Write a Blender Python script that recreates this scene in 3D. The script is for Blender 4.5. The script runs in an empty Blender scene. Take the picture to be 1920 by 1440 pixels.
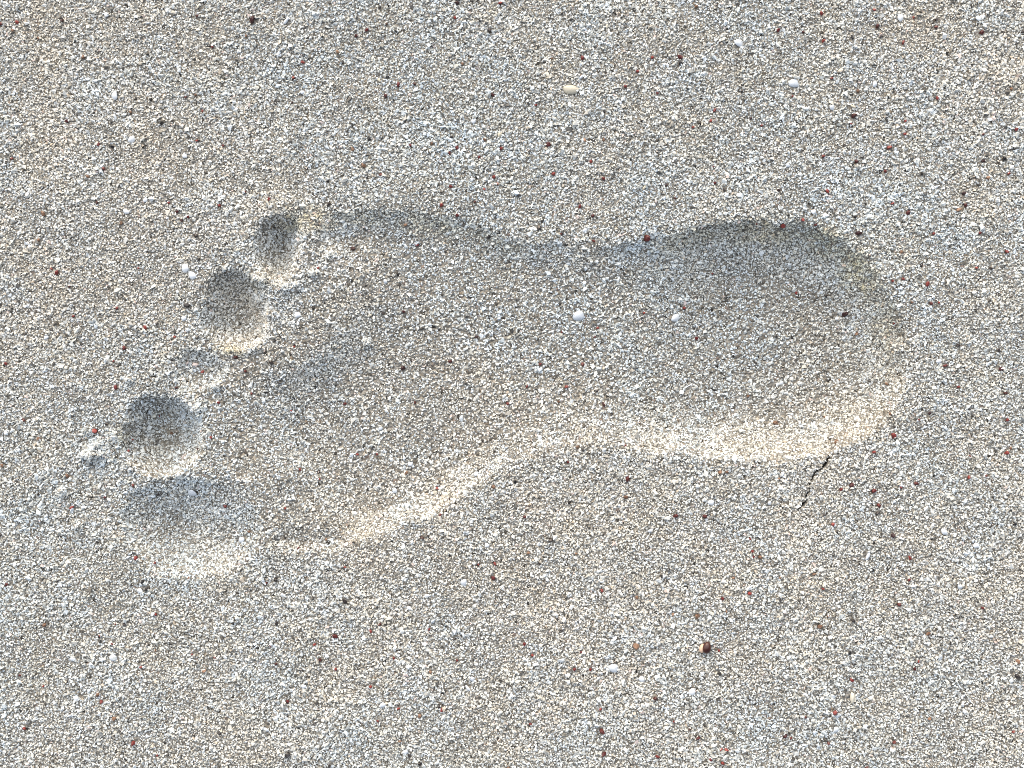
import bpy, math
import numpy as np
from mathutils import Vector

# ------------------------------------------------------------------ camera, sky, sun, exposure
P = 0.000175            # metres of sand per photograph pixel (1920 px wide frame = 33.6 cm)
CAM_H = 0.42            # camera height above the sand
scene = bpy.context.scene
COL = scene.collection

cam_data = bpy.data.cameras.new("camera")
cam = bpy.data.objects.new("camera", cam_data)
COL.objects.link(cam)
cam.location = (0.0, 0.0, CAM_H)
cam.rotation_euler = (0.0, 0.0, 0.0)
cam_data.sensor_fit = 'HORIZONTAL'
cam_data.angle = 2 * math.atan(960 * P / CAM_H)
cam_data.clip_start = 0.01
cam_data.clip_end = 2000
scene.camera = cam

SUN_ELEV, SUN_AZ = 26.0, -14.0        # degrees; azimuth from +Y (top of the picture) towards +X
world = bpy.data.worlds.new("World")
scene.world = world
world.use_nodes = True
wn = world.node_tree
sky = wn.nodes.new('ShaderNodeTexSky')
sky.sky_type = 'NISHITA'
sky.sun_disc = False
sky.dust_density = 6.5
sky.air_density = 1.0
sky.ozone_density = 1.0
sky.sun_elevation = math.radians(SUN_ELEV)
sky.sun_rotation = math.radians(SUN_AZ)
bg = wn.nodes['Background']
bg.inputs['Strength'].default_value = 0.05
wn.links.new(sky.outputs['Color'], bg.inputs['Color'])

sun_data = bpy.data.lights.new("sun", 'SUN')
sun_data.energy = 1.5
sun_data.angle = math.radians(140)
sun_data.color = (0.985, 0.992, 1.0)
sun = bpy.data.objects.new("sun", sun_data)
COL.objects.link(sun)
_e, _a = math.radians(SUN_ELEV), math.radians(SUN_AZ)
_to_sun = Vector((math.cos(_e) * math.sin(_a), math.cos(_e) * math.cos(_a), math.sin(_e)))
sun.rotation_euler = _to_sun.to_track_quat('Z', 'Y').to_euler()

vs = scene.view_settings
vs.view_transform = 'Standard'
vs.look = 'None'
vs.exposure = 1.78
vs.gamma = 1.0
vs.use_curve_mapping = False
scene.cycles.max_bounces = 6
scene.cycles.diffuse_bounces = 4
scene.cycles.use_denoising = False
scene.cycles.filter_width = 1.0

# ------------------------------------------------------------------ materials
def new_mat(name):
    m = bpy.data.materials.new(name)
    m.use_nodes = True
    nt = m.node_tree
    return m, nt, nt.nodes['Principled BSDF']

def set_ramp(ramp, stops, interp='CONSTANT'):
    cr = ramp.color_ramp
    cr.interpolation = interp
    while len(cr.elements) > 1:
        cr.elements.remove(cr.elements[-1])
    cr.elements[0].position = stops[0][0]
    cr.elements[0].color = (*stops[0][1], 1)
    for p, c in stops[1:]:
        e = cr.elements.new(p)
        e.color = (*c, 1)

GRAIN_STOPS = [
    (0.000, (0.10, 0.09, 0.08)), (0.012, (0.26, 0.24, 0.21)), (0.05, (0.42, 0.39, 0.35)),
    (0.13, (0.54, 0.51, 0.47)), (0.25, (0.62, 0.61, 0.59)), (0.38, (0.67, 0.63, 0.56)),
    (0.50, (0.73, 0.70, 0.65)), (0.63, (0.71, 0.72, 0.735)), (0.74, (0.77, 0.755, 0.72)),
    (0.88, (0.82, 0.815, 0.80)), (0.978, (0.62, 0.52, 0.42)), (0.990, (0.68, 0.55, 0.50)),
    (0.997, (0.42, 0.24, 0.18))]
# ochre tints painting warm shade on the print's walls, plus one yellowish crumb: photo x, y, half length, half width (px), angle, strength
SHADE_CRUMB_TINTS = [(572, 410, 62, 24, 0.0, .8), (690, 408, 70, 16, 0, .4), (800, 420, 100, 20, -.15, .5), (930, 452, 60, 16, -.35, .4), (1310, 440, 90, 20, .25, .45), (1440, 432, 100, 26, 0, .6), (1555, 452, 60, 30, -.55, .7), (1618, 512, 62, 30, -1.0, .9),
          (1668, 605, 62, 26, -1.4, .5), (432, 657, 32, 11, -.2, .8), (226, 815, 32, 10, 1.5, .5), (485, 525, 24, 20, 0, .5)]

def grain_material(name):
    m, nt, b = new_mat(name)
    geo = nt.nodes.new('ShaderNodeNewGeometry')
    ramp = nt.nodes.new('ShaderNodeValToRGB')
    set_ramp(ramp, GRAIN_STOPS)
    nt.links.new(geo.outputs['Random Per Island'], ramp.inputs['Fac'])
    # patches where cream grains or grey-white grains gather
    tc = nt.nodes.new('ShaderNodeTexCoord')
    nz = nt.nodes.new('ShaderNodeTexNoise')
    nz.inputs['Scale'].default_value = 55
    nz.inputs['Detail'].default_value = 3
    nt.links.new(tc.outputs['Object'], nz.inputs['Vector'])
    tint = nt.nodes.new('ShaderNodeValToRGB')
    set_ramp(tint, [(0.32, (0.93, 0.97, 1.0)), (0.5, (0.98, 0.98, 0.97)), (0.68, (1.0, 0.965, 0.91))], 'LINEAR')
    nt.links.new(nz.outputs['Fac'], tint.inputs['Fac'])
    mul = nt.nodes.new('ShaderNodeMix')
    mul.data_type = 'RGBA'
    mul.blend_type = 'MULTIPLY'
    mul.inputs['Factor'].default_value = 1.0
    nt.links.new(ramp.outputs['Color'], mul.inputs[6])
    nt.links.new(tint.outputs['Color'], mul.inputs[7])
    nL = nt.nodes.new('ShaderNodeTexNoise')
    nL.inputs['Scale'].default_value = 7
    nL.inputs['Detail'].default_value = 2
    nt.links.new(tc.outputs['Object'], nL.inputs['Vector'])
    tL = nt.nodes.new('ShaderNodeValToRGB')
    set_ramp(tL, [(0.35, (0.87, 0.95, 1.0)), (0.65, (0.955, 0.975, 0.965))], 'LINEAR')
    nt.links.new(nL.outputs['Fac'], tL.inputs['Fac'])
    mulL = nt.nodes.new('ShaderNodeMix')
    mulL.data_type = 'RGBA'
    mulL.blend_type = 'MULTIPLY'
    mulL.inputs['Factor'].default_value = 1.0
    nt.links.new(mul.outputs[2], mulL.inputs[6])
    nt.links.new(tL.outputs['Color'], mulL.inputs[7])
    mul = mulL
    # mottling inside each grain
    n2 = nt.nodes.new('ShaderNodeTexNoise')
    n2.inputs['Scale'].default_value = 2600
    n2.inputs['Detail'].default_value = 2
    nt.links.new(tc.outputs['Object'], n2.inputs['Vector'])
    mr = nt.nodes.new('ShaderNodeMapRange')
    mr.inputs['To Min'].default_value = 0.80
    mr.inputs['To Max'].default_value = 1.12
    mr.inputs['From Min'].default_value = 0.3
    mr.inputs['From Max'].default_value = 0.7
    nt.links.new(n2.outputs['Fac'], mr.inputs['Value'])
    mul2 = nt.nodes.new('ShaderNodeMix')
    mul2.data_type = 'RGBA'
    mul2.blend_type = 'MULTIPLY'
    mul2.inputs['Factor'].default_value = 1.0
    nt.links.new(mul.outputs[2], mul2.inputs[6])
    nt.links.new(mr.outputs['Result'], mul2.inputs[7])
    total = None
    for x, y, rx, ry, ang, st in SHADE_CRUMB_TINTS:
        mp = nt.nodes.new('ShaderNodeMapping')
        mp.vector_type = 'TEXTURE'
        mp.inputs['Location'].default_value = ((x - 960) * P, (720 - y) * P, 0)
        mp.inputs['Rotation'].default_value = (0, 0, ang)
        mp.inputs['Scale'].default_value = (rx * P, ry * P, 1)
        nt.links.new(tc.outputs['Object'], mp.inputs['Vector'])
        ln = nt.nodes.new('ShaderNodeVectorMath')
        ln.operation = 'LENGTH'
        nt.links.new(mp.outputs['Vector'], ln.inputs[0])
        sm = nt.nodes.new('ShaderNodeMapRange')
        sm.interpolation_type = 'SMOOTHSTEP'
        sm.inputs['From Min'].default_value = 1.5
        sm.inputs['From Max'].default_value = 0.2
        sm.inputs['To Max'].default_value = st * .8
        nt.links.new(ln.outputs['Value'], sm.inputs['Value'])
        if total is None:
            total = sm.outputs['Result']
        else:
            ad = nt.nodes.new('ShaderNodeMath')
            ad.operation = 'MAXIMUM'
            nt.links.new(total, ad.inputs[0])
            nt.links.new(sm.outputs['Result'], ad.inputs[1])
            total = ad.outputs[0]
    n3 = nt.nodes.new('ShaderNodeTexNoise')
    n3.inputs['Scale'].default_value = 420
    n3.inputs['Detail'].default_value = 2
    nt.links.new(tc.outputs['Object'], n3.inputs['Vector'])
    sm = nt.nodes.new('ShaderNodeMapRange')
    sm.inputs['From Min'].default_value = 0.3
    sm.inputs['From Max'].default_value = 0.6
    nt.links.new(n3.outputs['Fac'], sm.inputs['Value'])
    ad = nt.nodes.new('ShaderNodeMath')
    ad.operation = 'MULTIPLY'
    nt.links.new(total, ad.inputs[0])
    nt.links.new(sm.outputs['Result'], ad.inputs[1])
    shade_crumb_tint = nt.nodes.new('ShaderNodeMix')
    shade_crumb_tint.data_type = 'RGBA'
    shade_crumb_tint.blend_type = 'MULTIPLY'
    nt.links.new(ad.outputs[0], shade_crumb_tint.inputs['Factor'])
    nt.links.new(mul2.outputs[2], shade_crumb_tint.inputs[6])
    shade_crumb_tint.inputs[7].default_value = (0.93, 0.80, 0.50, 1)  # ochre multiply puts the warm shade of the walls into the grain colour
    nt.links.new(shade_crumb_tint.outputs[2], b.inputs['Base Color'])
    b.inputs['Roughness'].default_value = 0.5
    b.inputs['Specular IOR Level'].default_value = 0.45
    return m

def sand_sheet_material(name, wet):
    m, nt, b = new_mat(name)
    tc = nt.nodes.new('ShaderNodeTexCoord')
    vo = nt.nodes.new('ShaderNodeTexVoronoi')
    vo.inputs['Scale'].default_value = 950
    nt.links.new(tc.outputs['Object'], vo.inputs['Vector'])
    sep = nt.nodes.new('ShaderNodeSeparateColor')
    nt.links.new(vo.outputs['Color'], sep.inputs['Color'])
    ramp = nt.nodes.new('ShaderNodeValToRGB')
    set_ramp(ramp, GRAIN_STOPS)
    nt.links.new(sep.outputs[0], ramp.inputs['Fac'])
    mul = nt.nodes.new('ShaderNodeMix')
    mul.data_type = 'RGBA'
    mul.blend_type = 'MULTIPLY'
    mul.inputs['Factor'].default_value = 1.0
    mul.inputs[7].default_value = (*wet, 1)
    nt.links.new(ramp.outputs['Color'], mul.inputs[6])
    nt.links.new(mul.outputs[2], b.inputs['Base Color'])
    bp = nt.nodes.new('ShaderNodeBump')
    bp.invert = True
    bp.inputs['Strength'].default_value = 1.0
    bp.inputs['Distance'].default_value = 0.0009
    nt.links.new(vo.outputs['Distance'], bp.inputs['Height'])
    nt.links.new(bp.outputs['Normal'], b.inputs['Normal'])
    b.inputs['Roughness'].default_value = 0.7
    return m

def speck_material(name, c1, c2, rough=0.45, scale=700.0):
    m, nt, b = new_mat(name)
    tc = nt.nodes.new('ShaderNodeTexCoord')
    nz = nt.nodes.new('ShaderNodeTexNoise')
    nz.inputs['Scale'].default_value = scale
    nz.inputs['Detail'].default_value = 3
    oi = nt.nodes.new('ShaderNodeObjectInfo')
    add = nt.nodes.new('ShaderNodeVectorMath')
    nt.links.new(tc.outputs['Object'], add.inputs[0])
    nt.links.new(oi.outputs['Location'], add.inputs[1])
    nt.links.new(add.outputs[0], nz.inputs['Vector'])
    mx = nt.nodes.new('ShaderNodeMath')
    mx.operation = 'ADD'
    mr = nt.nodes.new('ShaderNodeMapRange')
    mr.inputs['To Min'].default_value = -0.3
    mr.inputs['To Max'].default_value = 0.3
    nt.links.new(oi.outputs['Random'], mr.inputs['Value'])
    nt.links.new(nz.outputs['Fac'], mx.inputs[0])
    nt.links.new(mr.outputs['Result'], mx.inputs[1])
    rp = nt.nodes.new('ShaderNodeValToRGB')
    set_ramp(rp, [(0.25, c1), (0.75, c2)], 'LINEAR')
    nt.links.new(mx.outputs[0], rp.inputs['Fac'])
    nt.links.new(rp.outputs['Color'], b.inputs['Base Color'])
    b.inputs['Roughness'].default_value = rough
    return m

M_SHEET = sand_sheet_material("damp_sand_under_grains", (0.33, 0.315, 0.28))
M_DRY = sand_sheet_material("dry_sand", (0.88, 0.87, 0.85))
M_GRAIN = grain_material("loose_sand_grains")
M_RED = speck_material("red_coral", (0.10, 0.010, 0.009), (0.24, 0.040, 0.03))
M_MAROON = speck_material("dark_red_coral", (0.025, 0.005, 0.005), (0.09, 0.013, 0.010))
M_RUST = speck_material("rusty_brown_shell", (0.12, 0.06, 0.033), (0.26, 0.15, 0.09))
M_BLACK = speck_material("black_mineral", (0.008, 0.007, 0.007), (0.03, 0.022, 0.02), 0.35)
M_WHITE = speck_material("white_shell", (0.50, 0.54, 0.58), (0.66, 0.69, 0.71), 0.45, 400)
M_BEIGE = speck_material("beige_shell", (0.48, 0.44, 0.34), (0.62, 0.58, 0.48), 0.4, 400)
M_SEED = speck_material("seed_coat", (0.012, 0.005, 0.004), (0.05, 0.014, 0.008), 0.3, 300)
M_HUSK = speck_material("seed_husk", (0.55, 0.36, 0.24), (0.68, 0.50, 0.38), 0.5, 400)

# ------------------------------------------------------------------ terrain of the sand (heights in mm, plan in photo pixels)
rng = np.random.default_rng(7)

def lattice_noise(X, Y, cell, seed):
    """smooth value noise, about -1..1, cell size in pixels"""
    r = np.random.default_rng(seed)
    N = 512
    tab = r.uniform(-1, 1, (N, N))
    u, v = X / cell + 137.3, Y / cell + 91.7
    i, j = np.floor(u).astype(int), np.floor(v).astype(int)
    fu, fv = u - i, v - j
    fu, fv = fu * fu * (3 - 2 * fu), fv * fv * (3 - 2 * fv)
    a, b = tab[i % N, j % N], tab[(i + 1) % N, j % N]
    c, d = tab[i % N, (j + 1) % N], tab[(i + 1) % N, (j + 1) % N]
    return (a * (1 - fu) + b * fu) * (1 - fv) + (c * (1 - fu) + d * fu) * fv

def smooth(t):
    t = np.clip(t, 0, 1)
    return t * t * (3 - 2 * t)

def closed_spline(pts, n=5):
    pts = np.array(pts, float)
    k = len(pts)
    out = []
    for i in range(k):
        p0, p1, p2, p3 = pts[i - 1], pts[i], pts[(i + 1) % k], pts[(i + 2) % k]
        for t in np.linspace(0, 1, n, endpoint=False):
            out.append(0.5 * (2 * p1 + (p2 - p0) * t + (2 * p0 - 5 * p1 + 4 * p2 - p3) * t ** 2 + (3 * p1 - p0 - 3 * p2 + p3) * t ** 3))
    return np.array(out)

def signed_distance(X, Y, poly):
    """distance to a closed outline, positive inside"""
    best = np.full(X.shape, 1e12)
    inside = np.zeros(X.shape, bool)
    k = len(poly)
    for i in range(k):
        x1, y1 = poly[i]
        x2, y2 = poly[(i + 1) % k]
        dx, dy = x2 - x1, y2 - y1
        t = np.clip(((X - x1) * dx + (Y - y1) * dy) / (dx * dx + dy * dy + 1e-12), 0, 1)
        d = (X - x1 - t * dx) ** 2 + (Y - y1 - t * dy) ** 2
        np.minimum(best, d, out=best)
        if dy != 0:
            cr = ((y1 > Y) != (y2 > Y)) & (X < dx * (Y - y1) / dy + x1)
            inside ^= cr
    return np.sqrt(best) * np.where(inside, 1, -1)

SOLE = closed_spline([
    (618, 404), (660, 398), (740, 399), (850, 415), (950, 446), (1060, 466), (1170, 462), (1270, 440),
    (1380, 424), (1480, 422), (1560, 442), (1625, 490), (1672, 560), (1697, 650), (1685, 735), (1640, 800),
    (1565, 838), (1470, 856), (1360, 852), (1265, 844), (1180, 832), (1095, 826), (1015, 838), (930, 878), (845, 932),
    (740, 985), (650, 1018), (560, 1032), (500, 1012), (478, 950), (470, 890), (420, 850), (405, 790),
    (410, 730), (450, 690), (520, 655), (565, 610), (585, 550), (590, 490), (592, 435)])
TOES = {   # outline, depth in mm, wall width in pixels
    'big':    (closed_spline([(228, 955), (248, 918), (300, 893), (372, 892), (440, 920), (484, 966), (480, 1020), (430, 1068), (360, 1082), (285, 1066), (238, 1020), (222, 975)]), 9.5, 125),
    'second': (closed_spline([(228, 790), (250, 755), (300, 738), (345, 755), (374, 795), (368, 845), (335, 882), (285, 888), (242, 865), (224, 828)]), 13.0, 78),
    'middle': (closed_spline([(325, 680), (350, 655), (395, 655), (425, 680), (410, 715), (365, 730), (330, 715)]), 3.6, 46),
    'fourth': (closed_spline([(380, 560), (395, 520), (435, 505), (480, 525), (505, 570), (500, 620), (470, 652), (425, 656), (392, 632), (378, 595)]), 10.5, 66),
    'little': (closed_spline([(478, 440), (492, 412), (525, 402), (560, 408), (566, 440), (553, 482), (536, 515), (508, 515), (484, 480)]), 12.0, 60),
}
CRACK = np.array([(1557, 856), (1554, 865), (1547, 874), (1540, 881), (1530, 888), (1523, 902), (1520, 916), (1515, 931), (1513, 943), (1503, 950), (1496, 958)], float)

RIDGES = [([(386, 620), (404, 638), (432, 650), (480, 650)], 2.0, 9), ([(248, 872), (285, 892), (335, 886)], 1.6, 10),
          ([(335, 742), (368, 776)], 1.3, 9), ([(505, 520), (515, 560), (508, 610)], 1.2, 13), ([(232, 770), (222, 830)], 1.0, 9),
          ([(360, 884), (420, 890), (462, 908)], .6, 14)]

CLUMPS = [
    (178, 846, 26, "largest crumbly sand heap, left of the second toe hollow"),
    (152, 850, 12, "small sand crumb at the left end of the largest heap"),
    (206, 818, 13, "sand crumb touching the left rim of the second toe hollow"),
    (160, 812, 11, "sand crumb just above the largest heap"),
    (113, 926, 13, "sand crumb left of the big toe hollow, nearest the left edge"),
    (142, 984, 12, "lower sand crumb left of the big toe hollow"),
    (232, 790, 10, "sand crumb on the upper left rim of the second toe hollow"),
    (487, 522, 15, "topmost yellowish sand crumb beside the fourth toe hollow"),
    (474, 558, 17, "broad yellowish sand crumb in the right side of the fourth toe hollow"),
    (497, 588, 13, "sand crumb on the right rim of the fourth toe hollow"),
    (486, 614, 11, "lowest sand crumb right of the fourth toe hollow"),
    (533, 542, 11, "sand crumb right of the topmost fourth toe crumb"),
    (556, 536, 9, "tiny sand crumb between fourth toe hollow and ball"),
    (616, 480, 12, "yellowish sand crumb right of the little toe hollow"),
    (590, 512, 9, "tiny sand crumb below right of the little toe hollow"),
    (362, 768, 11, "sand crumb on the right rim of the second toe hollow"),
    (405, 722, 10, "sand crumb just below the middle toe hollow"),
    (240, 712, 9, "sand crumb above the second toe hollow, left of the middle toe"),
    (684, 640, 9, "lone sand crumb inside the ball hollow")]
LUMPS = []
_r = np.random.default_rng(77)
for _x, _y, _s, _l in CLUMPS:
    for _k in range(max(1, int(.5 * (_s / 7.5) ** 2))):
        _a, _d = _r.uniform(0, 6.28), math.sqrt(_r.uniform()) * max(_s - 6, 0)
        LUMPS.append((_x + _d * math.cos(_a), _y + _d * math.sin(_a) * .8, _r.uniform(6.0, 8.5), _r.uniform(1.2, 1.9)))

def polyline_distance(X, Y, pts):
    best = np.full(X.shape, 1e12)
    along = np.zeros(X.shape)
    for i in range(len(pts) - 1):
        x1, y1 = pts[i]
        dx, dy = pts[i + 1] - pts[i]
        t = np.clip(((X - x1) * dx + (Y - y1) * dy) / (dx * dx + dy * dy), 0, 1)
        d = (X - x1 - t * dx) ** 2 + (Y - y1 - t * dy) ** 2
        m = d < best
        best[m] = d[m]
        along[m] = (i + t[m]) / (len(pts) - 1)
    return np.sqrt(best), along

def wall(d, w, steep):
    """share of the full depth at distance d inside the rim; steep = 1: abrupt below a narrow crest, 0: a soft bowl"""
    t = np.clip(d / w, 0, 1)
    crisp = smooth(d / 14.0 + .1) * (1 - (1 - t) ** 2.3)
    soft = .5 * smooth(t) + .5 * smooth(d / 20.0) * (1 - (1 - t) ** 1.7)
    return crisp * steep + soft * (1 - steep)

def print_shape(X, Y):
    """depth of the footprint in mm, region number and distance inside its outline"""
    warp = 7 * lattice_noise(X, Y, 46, 1) + 4 * lattice_noise(X, Y, 19, 2)
    ds = signed_distance(X, Y, SOLE) + warp
    inside_d = ds.copy()
    # depth of the sole along the foot: heel, shallow arch, ball
    heel = smooth((X - 1120) / 260)
    ball = smooth((1000 - X) / 260)
    inner = smooth((Y - 560) / 300)                      # towards the instep side
    arch_depth = 6.0 - 2.6 * inner
    D = arch_depth + heel * (13.5 - arch_depth) + ball * (1 - heel) * (6.6 - arch_depth)
    # the hollow of the ball runs out towards the ridge behind the toes
    xb = np.interp(Y, [430, 550, 655, 730, 790, 850, 890, 950, 1012], [592, 585, 520, 410, 405, 420, 470, 478, 500])
    toe_side = (1 - smooth((X - xb - 10) / 200)) * smooth((Y - 440) / 80) * smooth((1035 - Y) / 60)
    D = D * (1 - .6 * toe_side)
    upper = smooth((700 - Y) / 160)
    D = D * (1 - .28 * upper * (1 - heel))
    w = 72 + 38 * heel + 12 * ball
    w = w * (1 - upper) + upper * (88 + 42 * heel)
    w = w + 260 * toe_side
    instep = smooth((Y - 720) / 70) * np.exp(-((X - 1070) / 110.0) ** 2)
    w = w + 70 * instep
    z = -D * wall(ds + 12, w, (1 - upper * (.5 - .25 * heel)) * (1 - .85 * toe_side))
    rim = .7 * np.exp(-((ds + 36) / 24.0) ** 2) * (0.4 + 0.6 * heel + 0.4 * ball)
    rim = rim + (1 - upper) * 1.1 * np.exp(-((ds + 17) / 12.0) ** 2) * np.clip(heel + ball, 0, 1) * (1 - toe_side) * (1 - instep)
    z = z + rim
    region = np.where(ds > -14, 2, 0)
    region = np.where((region == 2) & (X + 0.25 * (Y - 650) > 1225), 1, region)
    region = np.where((region == 2) & (X - 0.2 * (Y - 650) < 935), 3, region)
    for k, (name, (poly, depth, tw)) in enumerate(TOES.items()):
        dt = signed_distance(X, Y, poly) + 0.6 * warp
        if name == 'big':                                  # deepest towards its left end
            depth = depth * (1 - .38 * smooth((X - 320) / 130))
        zt = -depth * wall(dt + 9, tw, .8 * smooth((Y - poly[:, 1].mean()) / 60 + .4))
        rimt = 0.9 * np.exp(-((dt + 20) / 15.0) ** 2)
        z = np.minimum(z, zt) + rimt * (0.5 if name in ('middle', 'little') else 1.0)
        region = np.where(dt > -9, 4 + k, region)
        inside_d = np.maximum(inside_d, dt)
    return z, region, inside_d

def ground_swell(X, Y):
    x, y = (X - 960) / 960.0, (Y - 720) / 720.0
    fade = np.exp(-np.maximum(np.hypot(x, y) - 1.3, 0) ** 2)
    dome = -3.0 * (0.6 * np.minimum(x * x, 4) + 0.9 * np.minimum((y + 0.25) ** 2, 4)) * fade
    return (dome + 0.5 * lattice_noise(X, Y, 260, 3) + 0.28 * lattice_noise(X, Y, 90, 4)
            + 0.16 * lattice_noise(X, Y, 34, 5) + 0.10 * lattice_noise(X, Y, 14, 6))

# raster of the print: the floor is smoothed where it lies away from the rim, so that hollows are round bowls
STEP = 2.5
MX, MY = 120, 90                                # detailed margin beyond the frame, pixels
RX = np.arange(-MX - 20, 1920 + MX + 20, STEP)
RY = np.arange(-MY - 20, 1440 + MY + 20, STEP)
GX, GY = np.meshgrid(RX, RY)

def blur(a, sigma):
    n = int(3 * sigma)
    ker = np.exp(-.5 * (np.arange(-n, n + 1) / sigma) ** 2)
    ker /= ker.sum()
    for ax_ in (0, 1):
        pad = [(0, 0), (0, 0)]
        pad[ax_] = (n, n)
        p_ = np.pad(a, pad, mode='edge')
        a = sum(ker[i_] * (p_[i_:i_ + a.shape[0]] if ax_ == 0 else p_[:, i_:i_ + a.shape[1]]) for i_ in range(2 * n + 1))
    return a

PZ, HR, PD = print_shape(GX, GY)
soft_ = blur(PZ, 9)
mixw = smooth((PD - 30) / 50)
PZ = blur(PZ, 1.2) * (1 - mixw) + soft_ * mixw

def add_ridges(X, Y, z):
    warp = 7 * lattice_noise(X, Y, 46, 1) + 4 * lattice_noise(X, Y, 19, 2)
    for pts, hgt, rw in RIDGES:
        dr, _ = polyline_distance(X, Y, np.array(pts, float))
        z = z + hgt * np.exp(-((dr + .6 * warp) / rw) ** 2) * (.8 + .4 * lattice_noise(X, Y, 12, 8))
    for lx, ly, lr, lh in LUMPS:
        m = (np.abs(X - lx) < 26) & (np.abs(Y - ly) < 26)
        z[m] += lh * np.exp(-((X[m] - lx) ** 2 + (Y[m] - ly) ** 2) / lr ** 2)
    return z

PZ = add_ridges(GX, GY, PZ)

def bilinear(A, px, py):
    u = np.clip((px - RX[0]) / STEP, 0, len(RX) - 1.001)
    v = np.clip((py - RY[0]) / STEP, 0, len(RY) - 1.001)
    i, j = u.astype(int), v.astype(int)
    fu, fv = u - i, v - j
    return ((A[j, i] * (1 - fu) + A[j, i + 1] * fu) * (1 - fv) + (A[j + 1, i] * (1 - fu) + A[j + 1, i + 1] * fu) * fv)

def terrain(X, Y):
    """height in mm and region number at photo-pixel positions inside the detailed area"""
    z = bilinear(PZ, X, Y) + ground_swell(X, Y)
    u = np.clip(np.rint((X - RX[0]) / STEP).astype(int), 0, len(RX) - 1)
    v = np.clip(np.rint((Y - RY[0]) / STEP).astype(int), 0, len(RY) - 1)
    region = PRINT_REGION[v, u]
    dc, al = polyline_distance(X + 2.2 * lattice_noise(X, Y, 6, 41), Y + 2.2 * lattice_noise(X, Y, 6, 42), CRACK)
    cw = .8 * (1 - 0.8 * al) + 1.5 * lattice_noise(X, Y, 8, 9)
    cw = np.maximum(cw, 0.3)
    groove = smooth((cw + 1.6 - dc) / 2.6)
    z = z - 6.0 * groove * (1 - 0.5 * al)
    region = np.where(dc < cw + 1.9, 20, region)
    return z, region

PRINT_REGION = HR
HZ, HR = terrain(GX, GY)

def sample_height(px, py):
    return bilinear(HZ, px, py)

def sample_region(px, py):
    u = np.clip(np.rint((px - RX[0]) / STEP).astype(int), 0, len(RX) - 1)
    v = np.clip(np.rint((py - RY[0]) / STEP).astype(int), 0, len(RY) - 1)
    return HR[v, u]

def to_world(px, py, zmm):
    return np.stack([(px - 960) * P, (720 - py) * P, zmm * 0.001], -1)

def mesh_from(name, verts, faces, mat, smooth_shade=False):
    """faces: (n, k) int array, all with k corners"""
    me = bpy.data.meshes.new(name)
    n, k = faces.shape
    me.vertices.add(len(verts))
    me.vertices.foreach_set('co', np.ascontiguousarray(verts, np.float32).ravel())
    me.loops.add(n * k)
    me.loops.foreach_set('vertex_index', np.ascontiguousarray(faces, np.int32).ravel())
    me.polygons.add(n)
    me.polygons.foreach_set('loop_start', np.arange(0, n * k, k, dtype=np.int32))
    me.polygons.foreach_set('use_smooth', np.full(n, smooth_shade))
    me.update(calc_edges=True)
    me.materials.append(mat)
    return me

def link(name, data, parent=None, **props):
    o = bpy.data.objects.new(name, data)
    COL.objects.link(o)
    o.parent = parent
    for k, v in props.items():
        o[k] = v
    return o

# ---- the sheet: dense inside the detailed area, stretching out to the horizon beyond it
def axis(lo, hi, step, f0, f1, fstep, far):
    a = np.arange(lo, f0, step)
    b = np.arange(f0, f1, fstep)
    c = np.arange(f1, hi, step)
    out = 1.32 ** np.arange(1, 48) * step
    out = np.cumsum(out)
    out = out[out < far]
    return np.concatenate([lo - out[::-1], a, b, c, [hi], hi + out])

FAR = 300 / P
ax = axis(-MX, 1920 + MX, 5.5, 1480, 1575, 1.3, FAR)
ay = axis(-MY, 1440 + MY, 5.5, 832, 970, 1.3, FAR)
SX, SY = np.meshgrid(ax, ay)
near = (SX >= -MX - 1) & (SX <= 1920 + MX + 1) & (SY >= -MY - 1) & (SY <= 1440 + MY + 1)
SZ = ground_swell(np.clip(SX, -9e4, 9e4), np.clip(SY, -9e4, 9e4))
SREG = np.zeros(SX.shape, int)
SZ[near], SREG[near] = terrain(SX[near], SY[near])
SV = to_world(SX.ravel(), SY.ravel(), SZ.ravel())
ny, nx = SX.shape
idx = np.arange(nx * ny).reshape(ny, nx)
quads = np.stack([idx[1:, :-1], idx[1:, 1:], idx[:-1, 1:], idx[:-1, :-1]], -1).reshape(-1, 4)
cx = 0.5 * (SX[1:, :-1] + SX[:-1, 1:]).ravel()
cy = 0.5 * (SY[1:, :-1] + SY[:-1, 1:]).ravel()
inside = (cx > -MX) & (cx < 1920 + MX) & (cy > -MY) & (cy < 1440 + MY)
qreg = np.zeros(len(quads), int)
qreg[inside] = terrain(cx[inside], cy[inside])[1]

def sheet_patch(name, reg):
    f = quads[qreg == reg]
    used, inv = np.unique(f, return_inverse=True)
    me = mesh_from(name, SV[used], inv.reshape(-1, 4), M_SHEET, True)
    if reg == 0:                                   # dry surface beyond the modelled grains
        me.materials.append(M_DRY)
        me.polygons.foreach_set('material_index', (~inside[qreg == reg]).astype(np.int32))
    return me

# ------------------------------------------------------------------ small scattered fragments: (photo x, photo y, size in px)
def specks(txt, default):
    out = []
    for t in txt.split():
        v = t.split(',')
        out.append((float(v[0]), float(v[1]), float(v[2]) if len(v) > 2 else default))
    return out

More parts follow.
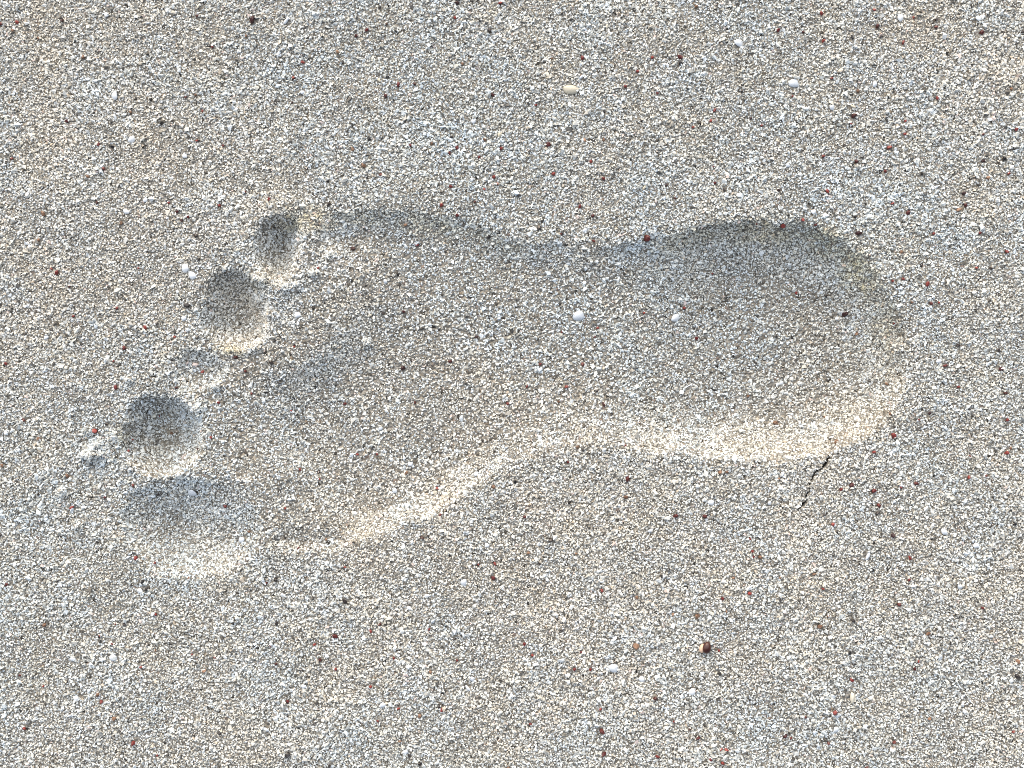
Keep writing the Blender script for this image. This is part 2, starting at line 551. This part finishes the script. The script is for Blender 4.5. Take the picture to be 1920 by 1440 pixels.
RED = specks("33,42 398,89 568,117 550,146 185,271 195,317 23,298 370,264 418,273,7 380,208,7 353,407,8 317,380,7 412,385 505,373,10 460,360,6 "
 "938,6,10 853,33,7 688,57,10 1092,109,12 1195,134 1173,163 1223,108 747,159,11 1005,197,8 1233,175,7 770,273 857,277,10 843,287 940,278,10 898,295,8 "
 "926,332,11 933,345,7 1108,303,10 1132,335,10 1037,326,9 845,350 908,355,7 828,385,11 857,404,10 1087,388,10 782,460,9 1113,452,8 "
 "1540,26,11 1639,19,8 1713,33,7 1459,57 1544,77,10 1693,80,10 1559,147,8 1757,184,9 1340,207,10 1333,227,8 1300,239,8 1428,235,7 1595,232,8 1697,252,10 1697,227,7 "
 "1905,243,10 1667,277,12 1543,293,10 1660,321,10 1891,325,9 1337,313,6 1340,343,7 1551,359,10 1673,382,9 1505,412,9 1529,422,8 1468,424,15 1750,439,9 1837,437,9 1887,472,10 1486,181,6 "
 "107,511,12 97,504,7 220,578,8 273,614,9 292,606,8 328,632,9 233,653,10 213,677,7 12,682,9 217,727,12 380,697,9 472,738,8 410,755,8 597,503,7 "
 "178,808,12 255,823,7 247,844,9 300,780,6 395,820,7 250,909,10 135,952,10 423,949,11 563,880,8 535,953,8 552,650,6 547,770,6 600,898,6 260,503,6 138,593,7 "
 "1062,725,10 988,725,8 952,757,10 647,757,9 1013,683,8 1208,587,8 1120,615,7 1053,623,6 1115,632,6 1065,867,8 820,915,9 707,852,6 670,852,7 1172,835,6 "
 "1335,513,8 1493,550,9 1283,578,10 1306,635,10 1673,527,9 1693,523,9 1738,533,13 1760,568,8 1673,607,7 1772,686,11 1797,725,8 1888,788,11 1722,787,8 1675,817,14 "
 "1638,848,10 1887,849,12 1818,855,6 1577,918,10 1639,920,12 1689,913,9 1817,895,11 1830,502,8 "
 "255,1046,10 292,1055,9 292,1152,9 210,1207,7 217,1170,6 188,1192,7 403,1233,7 360,1227,6 265,1251,8 508,1210,8 590,1208,9 630,1255,10 540,1315,9 190,1315,10 46,1366,10 250,1393,14 82,1287,8 560,1027,6 295,1417,7 "
 "826,965,8 928,1057,11 925,1084,11 897,1058,7 1128,1107,8 647,1063,8 695,1183,8 805,1180,8 883,1170,6 983,1208,9 998,1228,8 857,1238,8 739,1234,7 1077,1255,9 1107,1255,8 695,1287,9 747,1328,8 828,1331,10 708,1352,8 995,1357,9 1233,1419,10 1125,1330,8 1263,1353,7 1090,1223,8 "
 "1562,983,9 1406,1010,7 1411,1034,9 1413,1044,7 1705,1046,11 1704,1087,9 1405,1112,11 1355,1123,9 1543,1104,8 1842,1140,9 1348,1220,8 1722,1240,8 1597,1274,11 1565,1337,13 1362,1405,10 1352,1405,8 1333,1423,9 1355,1431,9 1900,1372,8 1900,1320,7 1785,1170,6", 9)
MAROON = specks("117,39,10 2,45,9 473,38,20 370,31,8 126,228,10 348,183,8 182,380,8 332,397,8 340,413,9 548,193,7 "
 "858,6,11 668,68,9 1275,107,13 777,157,8 723,180,10 924,178,9 1028,271,12 715,328,9 1250,347,9 890,379,8 1111,405,10 1053,439,9 1213,448,18 663,466,11 1266,372,7 "
 "1645,50,12 1755,51,9 1839,62,12 1505,60,8 1601,218,15 1407,222,8 1843,252,10 1605,303,9 1843,302,9 1807,363,10 1460,357,8 1702,398,13 1417,420,8 1610,437,14 1810,385,12 "
 "130,537,7 331,727,8 460,696,10 442,670,12 45,787,10 370,843,9 197,932,10 755,691,12 844,677,11 1093,683,11 1132,758,11 778,755,8 1177,898,13 757,585,9 893,632,7 843,935,7 "
 "1582,590,17 1745,569,9 1877,692,11 1885,737,11 1743,775,9 1597,910,12 1718,906,10 1848,892,7 1647,948,12 13,1096,9 39,1266,9 518,1245,10 600,1237,11 500,1093,7 628,1193,13 "
 "792,1008,10 983,969,8 1267,967,11 1228,1309,15 1128,1371,15 1132,1414,13 1321,969,14 1674,1004,11 1685,1133,12 1510,1345,10 1308,1384,12 1553,1393,11 1677,1392,11 1472,1380,11 1483,1384,8 1293,1367,8 1625,1438,8 1715,1254,9 712,1171,8", 10)
RUST = specks("24,57,9 462,68,9 633,98,9 72,72,7 157,108,13 245,211,9 165,331,10 367,178,8 81,401,12 72,450,11 228,419,11 725,45,8 867,120,9 1035,110,6 809,269,8 909,262,9 1096,263,9 1132,262,8 "
 "682,310,12 661,280,9 760,422,9 1306,13,12 1609,171,12 1895,167,11 1852,334,11 1797,393,12 1690,473,9 73,822,10 322,812,9 127,892,10 4,872,9 762,887,11 925,913,10 1173,932,11 1083,838,10 1047,753,8 "
 "1603,627,10 1665,775,12 1565,828,12 1895,840,8 1453,793,15 1545,782,8 1480,845,7 1350,885,12 1363,885,9 1460,897,7 1402,743,9 1657,720,10 1573,712,6 1710,567,7 83,1172,11 383,1257,11 215,1347,12 467,997,9 612,1011,7 183,1303,10 355,1083,8 "
 "990,1037,8 1080,1038,7 787,1342,11 1192,1212,16 1262,1152,8 1193,1120,11 807,1260,10 953,1438,9 750,1390,7 1425,1045,12 1375,1083,9 1462,1083,7 1526,1077,9 1307,1155,13 1362,1147,6 1553,1155,8 1537,1175,13 1740,1188,11 1742,1347,9 1907,1240,13 292,1219,7", 10)
BLACK = specks("283,187,9 303,231,11 211,275,10 367,442,12 617,383,11 593,148,6 287,157,6 615,340,7 918,58,12 643,117,9 727,145,7 798,52,7 692,261,12 847,257,9 1053,25,7 1010,427,15 915,445,12 827,360,7 973,365,10 1133,210,7 1203,227,7 712,14,8 "
 "1275,118,11 1598,71,10 1755,37,9 1652,69,8 1583,273,9 1313,232,7 1432,263,7 1358,356,9 1728,327,10 1603,407,8 1617,295,7 1835,347,8 1390,172,7 1917,60,8 1542,246,7 1517,382,7 1623,382,7 1882,298,11 "
 "351,573,16 373,486,8 200,795,8 480,632,8 517,639,7 295,927,8 72,927,9 509,680,12 718,587,9 965,903,10 1093,844,8 1068,942,9 1120,733,9 1147,777,8 822,907,9 927,847,7 "
 "1873,657,10 1454,631,9 1677,800,9 1796,648,9 1857,503,9 1547,555,7 1416,680,7 1375,668,7 1478,827,6 1407,908,6 517,1086,12 267,1091,9 275,1105,11 247,1098,7 519,1169,11 412,1373,10 539,1415,14 617,1437,10 233,1171,8 183,1017,8 2,1003,9 55,1280,7 110,1088,7 437,1169,7 "
 "1033,1012,11 647,1127,14 1240,1080,9 1053,1182,9 852,1198,8 768,1416,10 787,1432,10 938,1277,9 740,1172,7 802,1005,7 663,1017,8 1277,1418,9 1192,1048,7 1012,1057,7 823,1325,9 "
 "1645,962,10 1545,966,7 1568,997,9 1600,1163,11 1907,1269,16 1593,1224,10 1601,1245,8 1536,1256,9 1390,1208,7 1350,1263,10 1462,1125,8 1903,982,10 1782,1207,7 1348,981,6 1652,1193,6 1405,1312,6", 9)
WHITE = specks("215,180,19 200,28,11 523,103,12 237,397,15 273,375,12 277,43,11 537,39,19 247,262,17 347,292,13 567,173,11 805,40,9 1090,145,16 1163,192,10 888,227,14 1097,432,12 885,337,10 935,42,10 "
 "1385,81,20 1488,157,22 1688,33,18 1834,35,13 1560,202,13 1525,397,12 1477,310,11 1640,158,14 347,503,20 361,517,20 360,925,21 558,590,16 345,597,12 87,633,12 1085,593,26 1267,596,22 723,528,11 740,920,13 713,803,11 1012,820,11 1087,935,9 893,888,12 770,870,13 "
 "1333,942,16 1760,677,13 1443,943,11 1465,718,10 453,1012,16 263,1108,14 213,1233,18 143,1310,15 497,1367,20 137,1235,14 570,1287,13 1150,1253,22 1203,1273,15 870,1092,17 877,1290,18 885,1273,13 1220,995,12 800,1117,12 718,1322,14 760,1410,13 767,1140,12 913,1022,11 997,429,10 "
 "1770,997,17 1297,1297,17 1763,1233,12 1627,1043,20 1830,1023,14 1800,1100,13 1567,1368,15", 13)
BEIGE = specks("1070,168,34 1027,140,13 937,253,15 1138,50,11 710,150,14 1208,352,12 1053,200,11 1258,212,10 1599,200,13 412,717,12 955,633,12 693,592,11 1123,922,10 372,12,14 1598,1308,28 1343,1262,9", 12)

PROMINENT = np.array([(x, y, s) for lst in (RED, MAROON, RUST, BLACK, WHITE, BEIGE) for x, y, s in lst] + [(1324, 1216, 24)])

# ------------------------------------------------------------------ sand grains (each a small sixteen-sided chip)
def grain_shapes(n):
    """unit chips: eight-sided, knocked out of true"""
    f = []
    for i in range(4):
        j = (i + 1) % 4
        f += [(0, 2 + i, 2 + j), (1, 2 + j, 2 + i)]
    f = np.array(f)
    out = []
    for _ in range(n):
        a = np.arange(4) * math.pi / 2 + rng.uniform(-.4, .4, 4)
        r1 = rng.uniform(.9, 1.25, 4)
        v = np.zeros((6, 3))
        v[0] = (*rng.uniform(-.5, .5, 2), rng.uniform(.7, 1.0))
        v[1] = (*rng.uniform(-.5, .5, 2), -rng.uniform(.7, 1.0))
        v[2:] = np.stack([r1 * np.cos(a), r1 * np.sin(a), rng.uniform(-.4, .4, 4)], -1)
        v *= np.array([rng.uniform(1.0, 1.6), rng.uniform(.85, 1.1), rng.uniform(.85, 1.1)])
        out.append(v)
    return np.array(out), f

SHAPES, GF = grain_shapes(60)

def random_rotations(n):
    q = rng.normal(size=(n, 4))
    q /= np.linalg.norm(q, axis=1, keepdims=True)
    w, x, y, z = q.T
    return np.stack([1 - 2 * (y * y + z * z), 2 * (x * y - z * w), 2 * (x * z + y * w),
                     2 * (x * y + z * w), 1 - 2 * (x * x + z * z), 2 * (y * z - x * w),
                     2 * (x * z - y * w), 2 * (y * z + x * w), 1 - 2 * (x * x + y * y)], -1).reshape(n, 3, 3)

def grain_mesh(name, centres, radii):
    n = len(centres)
    v = SHAPES[rng.integers(0, len(SHAPES), n)] * radii[:, None, None]
    v = np.einsum('nij,nkj->nki', random_rotations(n), v) + centres[:, None, :]
    f = GF[None] + 6 * np.arange(n)[:, None, None]
    return mesh_from(name, v.reshape(-1, 3), f.reshape(-1, 3), M_GRAIN)

SP = 3.6
gx, gy = np.meshgrid(np.arange(-MX, 1920 + MX, SP), np.arange(-MY, 1440 + MY, SP))
gx = gx.ravel() + rng.uniform(-.55, .55, gx.size) * SP
gy = gy.ravel() + rng.uniform(-.55, .55, gy.size) * SP
ex, ey = rng.uniform(-40, 1960, 160000), rng.uniform(330, 1130, 160000)
es = np.hypot(sample_height(ex + 4, ey) - sample_height(ex - 4, ey), sample_height(ex, ey + 4) - sample_height(ex, ey - 4)) / (8 * P * 1000)
em = rng.uniform(size=ex.size) < .55 * smooth((es - .22) / .5)          # a slope holds more grains per plan area
gx, gy = np.concatenate([gx, ex[em]]), np.concatenate([gy, ey[em]])
coarse = lattice_noise(gx, gy, 120, 21) * .5 + lattice_noise(gx, gy, 45, 22) * .5
rad = np.exp(rng.normal(-.03, .27, gx.size)) * (1 + .20 * coarse) * 2.15         # px
rad = np.where(rng.uniform(size=gx.size) < .012, rad * 1.7, rad)
rad = np.clip(rad, 1.0, 5.2)
lift = rng.uniform(-.55, .55, gx.size) + np.where(rng.uniform(size=gx.size) < .06, .7, 0)
reg = sample_region(gx, gy)
keep = (reg != 20)
pressed = (reg > 0) & (reg < 9)
sl = np.hypot(sample_height(gx + 4, gy) - sample_height(gx - 4, gy), sample_height(gx, gy + 4) - sample_height(gx, gy - 4)) / (8 * P * 1000)
level = 1 - smooth((sl - .12) / .3)                       # the pressed floor lost its loose dry grains, the walls kept theirs
keep &= ~(pressed & (rng.uniform(size=gx.size) < .30 * level))
lift = np.where(pressed, lift * .7 - .1, lift)
ccell = {}
for x, y, s in PROMINENT:
    m = np.abs(gx - x) < s
    ii = np.nonzero(m)[0]
    keep[ii[np.hypot(gx[ii] - x, gy[ii] - y) < s * .34]] = False
gx, gy, rad, lift, reg = gx[keep], gy[keep], rad[keep], lift[keep], reg[keep]
gz = sample_height(gx, gy) + (rad * lift + .15 * rad) * P * 1000
GC = to_world(gx, gy, gz)

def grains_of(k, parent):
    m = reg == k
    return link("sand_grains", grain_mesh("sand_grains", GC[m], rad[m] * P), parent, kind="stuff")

# ------------------------------------------------------------------ the beach and the footprint pressed into it
sand = link("sand", sheet_patch("sand", 0), kind="structure",
            label="pale coarse coral sand around the footprint", category="sand")
grains_of(0, sand)

footprint = link("footprint", None, label="bare human footprint pressed into pale sand, toes to the left", category="footprint")
PARTS = [(1, "heel_hollow", "deep rounded heel hollow with bright lower wall"),
         (2, "arch_hollow", "shallow narrow arch between heel and ball"),
         (3, "ball_hollow", "broad shallow hollow of the ball of the foot"),
         (4, "toe_hollow", "large deep big toe hollow, lowest of the five"),
         (5, "toe_hollow", "round deep second toe hollow above the big toe"),
         (6, "toe_hollow", "faint middle toe hollow, the shallowest of the five"),
         (7, "toe_hollow", "fourth toe hollow with bright ridge below it"),
         (8, "toe_hollow", "little toe hollow at the top, dark inside")]
for k, nm, lab in PARTS:
    o = link(nm, sheet_patch(nm, k), footprint, label=lab)
    grains_of(k, o)
link("sand_crack", sheet_patch("sand_crack", 20), label="thin jagged dark crack in the sand below the heel", category="crack")

# crumbs of damp sand thrown up by the toes
def clump(x, y, r, label):
    n = max(8, int(0.24 * r * r))
    a, d = rng.uniform(0, 6.28, n), np.sqrt(rng.uniform(0, 1, n)) * r
    cx_, cy_ = x + d * np.cos(a), y + d * np.sin(a)
    rr = rng.uniform(1.9, 3.1, n)
    zz = sample_height(cx_, cy_) + rr * .5 * P * 1000
    base = to_world(np.array([x]), np.array([y]), sample_height(np.array([x]), np.array([y])))[0]
    me = grain_mesh("sand_clump", to_world(cx_, cy_, zz) - base, rr * P)
    o = link("sand_clump", me, label=label, category="sand clump", group="crumbs of sand thrown up around the toes")
    o.location = base

for x, y, r, lab in CLUMPS:
    clump(x, y, r, lab)

# ------------------------------------------------------------------ fragment shapes
def chunk_mesh(name, mat, seed):
    """angular broken grain, unit size across"""
    import bmesh
    r = np.random.default_rng(seed)
    bm = bmesh.new()
    bmesh.ops.create_icosphere(bm, subdivisions=2, radius=.5)
    cuts = r.normal(size=(7, 3))
    cuts /= np.linalg.norm(cuts, axis=1, keepdims=True)
    lim = r.uniform(.26, .42, 7)
    sc = np.array([r.uniform(.9, 1.25), r.uniform(.75, 1.0), r.uniform(.6, .85)])
    for v in bm.verts:
        p = np.array(v.co)
        for c, l in zip(cuts, lim):
            d = p @ c
            if d > l:
                p = p - c * (d - l)
        p = p * sc + r.normal(0, .012, 3)
        v.co = p
    me = bpy.data.meshes.new(name)
    bm.to_mesh(me)
    bm.free()
    me.materials.append(mat)
    return me

def chip_mesh(name, mat, seed, aspect, cup=.10):
    """thin curved flake of shell, unit length"""
    r = np.random.default_rng(seed)
    n, rings = 16, 4
    a = np.arange(n) * 2 * math.pi / n
    ph = r.uniform(0, 6.28, 3)
    rad_ = .5 * (1 + .07 * np.sin(2 * a + ph[0]) + .06 * np.sin(3 * a + ph[1]) + .04 * np.sin(5 * a + ph[2]))
    rad_ *= 1 - .16 * np.clip(np.cos(a - ph[0]) - .72, 0, 1) / .28          # one broken edge
    V, F = [], []
    th = .07
    for side in (1, -1):
        V.append((0, 0, cup + side * th))
        for k in range(1, rings + 1):
            t = k / rings
            for i in range(n):
                rr = rad_[i] * t
                z = cup * (1 - t * t) + side * th * (1 - t ** 3 * .75)
                V.append((rr * math.cos(a[i]), rr * math.sin(a[i]) * aspect, z))
    off = 1 + rings * n
    for s in range(2):
        o = s * off
        for i in range(n):
            j = (i + 1) % n
            F.append((o, o + 1 + i, o + 1 + j) if s == 0 else (o, o + 1 + j, o + 1 + i))
            for k in range(rings - 1):
                A, B = o + 1 + k * n + i, o + 1 + k * n + j
                q = (A, A + n, B + n, B)
                F.append(q if s == 0 else q[::-1])
    for i in range(n):
        j = (i + 1) % n
        A, B = 1 + (rings - 1) * n + i, 1 + (rings - 1) * n + j
        F.append((A, A + off, B + off, B))
    me = bpy.data.meshes.new(name)
    me.from_pydata(V, [], F)
    for p in me.polygons:
        p.use_smooth = True
    me.update()
    me.materials.append(mat)
    return me

def slope_normal(x, y):
    x, y = np.array([x]), np.array([y])
    e = 10.0
    gxx = (sample_height(x + e, y) - sample_height(x - e, y))[0] / (2 * e * P * 1000)
    gyy = (sample_height(x, y + e) - sample_height(x, y - e))[0] / (2 * e * P * 1000)
    return Vector((-gxx, gyy, 1)).normalized()

ORD = ["first", "second", "third", "fourth", "fifth", "sixth", "seventh", "eighth", "ninth", "tenth", "eleventh", "twelfth",
       "thirteenth", "fourteenth", "fifteenth", "sixteenth", "seventeenth", "eighteenth", "nineteenth", "twentieth"]

def zone(x, y):
    r = int(sample_region(np.array([x]), np.array([y]))[0])
    names = {1: "inside the heel hollow", 2: "inside the arch of the footprint", 3: "inside the ball of the footprint",
             4: "inside the big toe hollow", 5: "inside the second toe hollow", 6: "inside the middle toe hollow",
             7: "inside the fourth toe hollow", 8: "inside the little toe hollow"}
    if r in names:
        return names[r]
    if y < 150:
        row = "along the top edge"
    elif y < 290:
        row = "in the upper band"
    elif y < 480:
        row = "just above the footprint"
    elif y > 1330:
        row = "along the bottom edge"
    elif y > 1190:
        row = "in the lower band"
    elif y > 1040:
        row = "below the footprint"
    else:
        if x < 560:
            return "left of the toes" if y > 690 else "left of the smaller toes"
        if x > 1600:
            return "right of the heel, upper part" if y < 680 else "right of the heel, lower part"
        return "beneath the heel" if x > 1250 else "beneath the arch"
    col = "left" if x < 480 else "centre left" if x < 960 else "centre right" if x < 1440 else "right"
    return f"{row} at {col}"

def place(items, name, cat, colour, noun, meshes, group, lift_px, rot_free):
    spots = {}
    for x, y, s in items:
        spots.setdefault(zone(x, y), []).append((x, y, s))
    for zn, lst in spots.items():
        lst.sort()
        for i, (x, y, s) in enumerate(lst):
            if len(lst) == 1:
                which = f"only {colour} {noun} {zn}"
            elif i == 0:
                which = f"leftmost {colour} {noun} {zn}"
            elif i == len(lst) - 1:
                which = f"rightmost {colour} {noun} {zn}"
            else:
                which = f"{ORD[i]} {colour} {noun} from left {zn}"
            z = sample_height(np.array([x]), np.array([y]))[0]
            k = (CAM_H - z * .001) / CAM_H                   # plan position of a thing lying below the rim
            wx, wy = 960 + (x - 960) * k, 720 + (y - 720) * k
            z = sample_height(np.array([wx]), np.array([wy]))[0]
            o = link(name, meshes[rng.integers(len(meshes))], None, label=which, category=cat, group=group)
            o.location = to_world(wx, wy, z + lift_px(s) * P * 1000)
            nrm = slope_normal(wx, wy)
            if rot_free:
                o.rotation_euler = rng.uniform(0, 6.28, 3)
            else:
                tilt = Vector((nrm.x + rng.normal(0, .10), nrm.y + rng.normal(0, .10), nrm.z)).normalized()
                q = Vector((0, 0, 1)).rotation_difference(tilt)
                from mathutils import Quaternion
                q = q @ Quaternion((0, 0, 1), ANGLES.get((x, y), rng.uniform(0, 6.28)))
                o.rotation_euler = q.to_euler()
            sc = s * P * (.85 if noun.startswith('shell') and s < 20 else .88)
            o.scale = (sc, sc, sc)

ANGLES = {(1070, 168): -.12, (1598, 1308): 1.5, (347, 503): -.9, (361, 517): -1.2, (1085, 593): -.5, (1150, 1253): -1.0, (537, 39): .9,
          (1090, 145): .8, (497, 1367): -.4, (877, 1290): -.9, (1627, 1043): 1.2, (1267, 596): 0.2, (360, 925): -.5, (1488, 157): -.9}

chunk_lift = lambda s: 1.0 + .10 * s
chip_lift = lambda s: 1.6
for lst, nm, cat, colour, noun, mat, grp in [
        (RED, "red_grain", "grain", "bright red", "grain", M_RED, "bright red coral grains in the sand"),
        (MAROON, "dark_red_grain", "grain", "dark maroon", "grain", M_MAROON, "dark maroon coral grains in the sand"),
        (RUST, "brown_grain", "grain", "rusty brown", "grain", M_RUST, "rusty brown grains in the sand"),
        (BLACK, "black_grain", "grain", "black", "grain", M_BLACK, "black grains in the sand")]:
    place(lst, nm, cat, colour, noun, [chunk_mesh(nm, mat, 100 + i) for i in range(8)], grp, chunk_lift, True)

LONG = {(1070, 168), (1598, 1308), (537, 39), (1090, 145), (497, 1367), (877, 1290), (1627, 1043), (277, 43)}
white_round = [w for w in WHITE if w[:2] not in LONG]
white_long = [w for w in WHITE if w[:2] in LONG]
place(white_round, "shell_chip", "shell chip", "rounded white", "shell chip", [chip_mesh("shell_chip", M_WHITE, 200 + i, .72 + .03 * i) for i in range(7)],
      "rounded white shell chips on the sand", chip_lift, False)
place(white_long, "shell_sliver", "shell chip", "long white", "shell sliver", [chip_mesh("shell_sliver", M_WHITE, 240 + i, .38 + .06 * i, .07) for i in range(3)],
      "long white shell slivers on the sand", chip_lift, False)
place(BEIGE, "beige_shell_chip", "shell chip", "beige", "shell chip", [chip_mesh("beige_shell_chip", M_BEIGE, 260 + i, .36 + .10 * i, .08) for i in range(4)],
      "beige shell chips on the sand", chip_lift, False)

# the dark seed with its pale husk
import bmesh
z0 = sample_height(np.array([1324.0]), np.array([1216.0]))[0]
seed = link("seed", None, label="glossy dark brown seed with pale husk on its left side", category="seed")
seed.location = to_world(1324.0, 1216.0, z0 + 5 * P * 1000)

def ovoid(name, mat, rx, ry, rz, loc, s, cut=None):
    r = np.random.default_rng(s)
    bm = bmesh.new()
    bmesh.ops.create_uvsphere(bm, u_segments=20, v_segments=12, radius=1)
    for v in bm.verts:
        p = v.co
        k = 1 + .05 * math.sin(3 * p.x + 2 * p.y + s) - .10 * p.y
        v.co = (p.x * rx * k * P, p.y * ry * P, p.z * rz * k * P)
    me = bpy.data.meshes.new(name)
    bm.to_mesh(me)
    bm.free()
    for p in me.polygons:
        p.use_smooth = True
    me.materials.append(mat)
    o = link(name, me, seed)
    o.location = (loc[0] * P, loc[1] * P, loc[2] * P)
    o.rotation_euler = (0, .2, -.15)
    return o
ovoid("seed_body", M_SEED, 8.5, 11.5, 8, (2.5, 0, 2), 1)
ovoid("husk", M_HUSK, 6.0, 9.0, 5, (-5.5, -2, -2.0), 2)
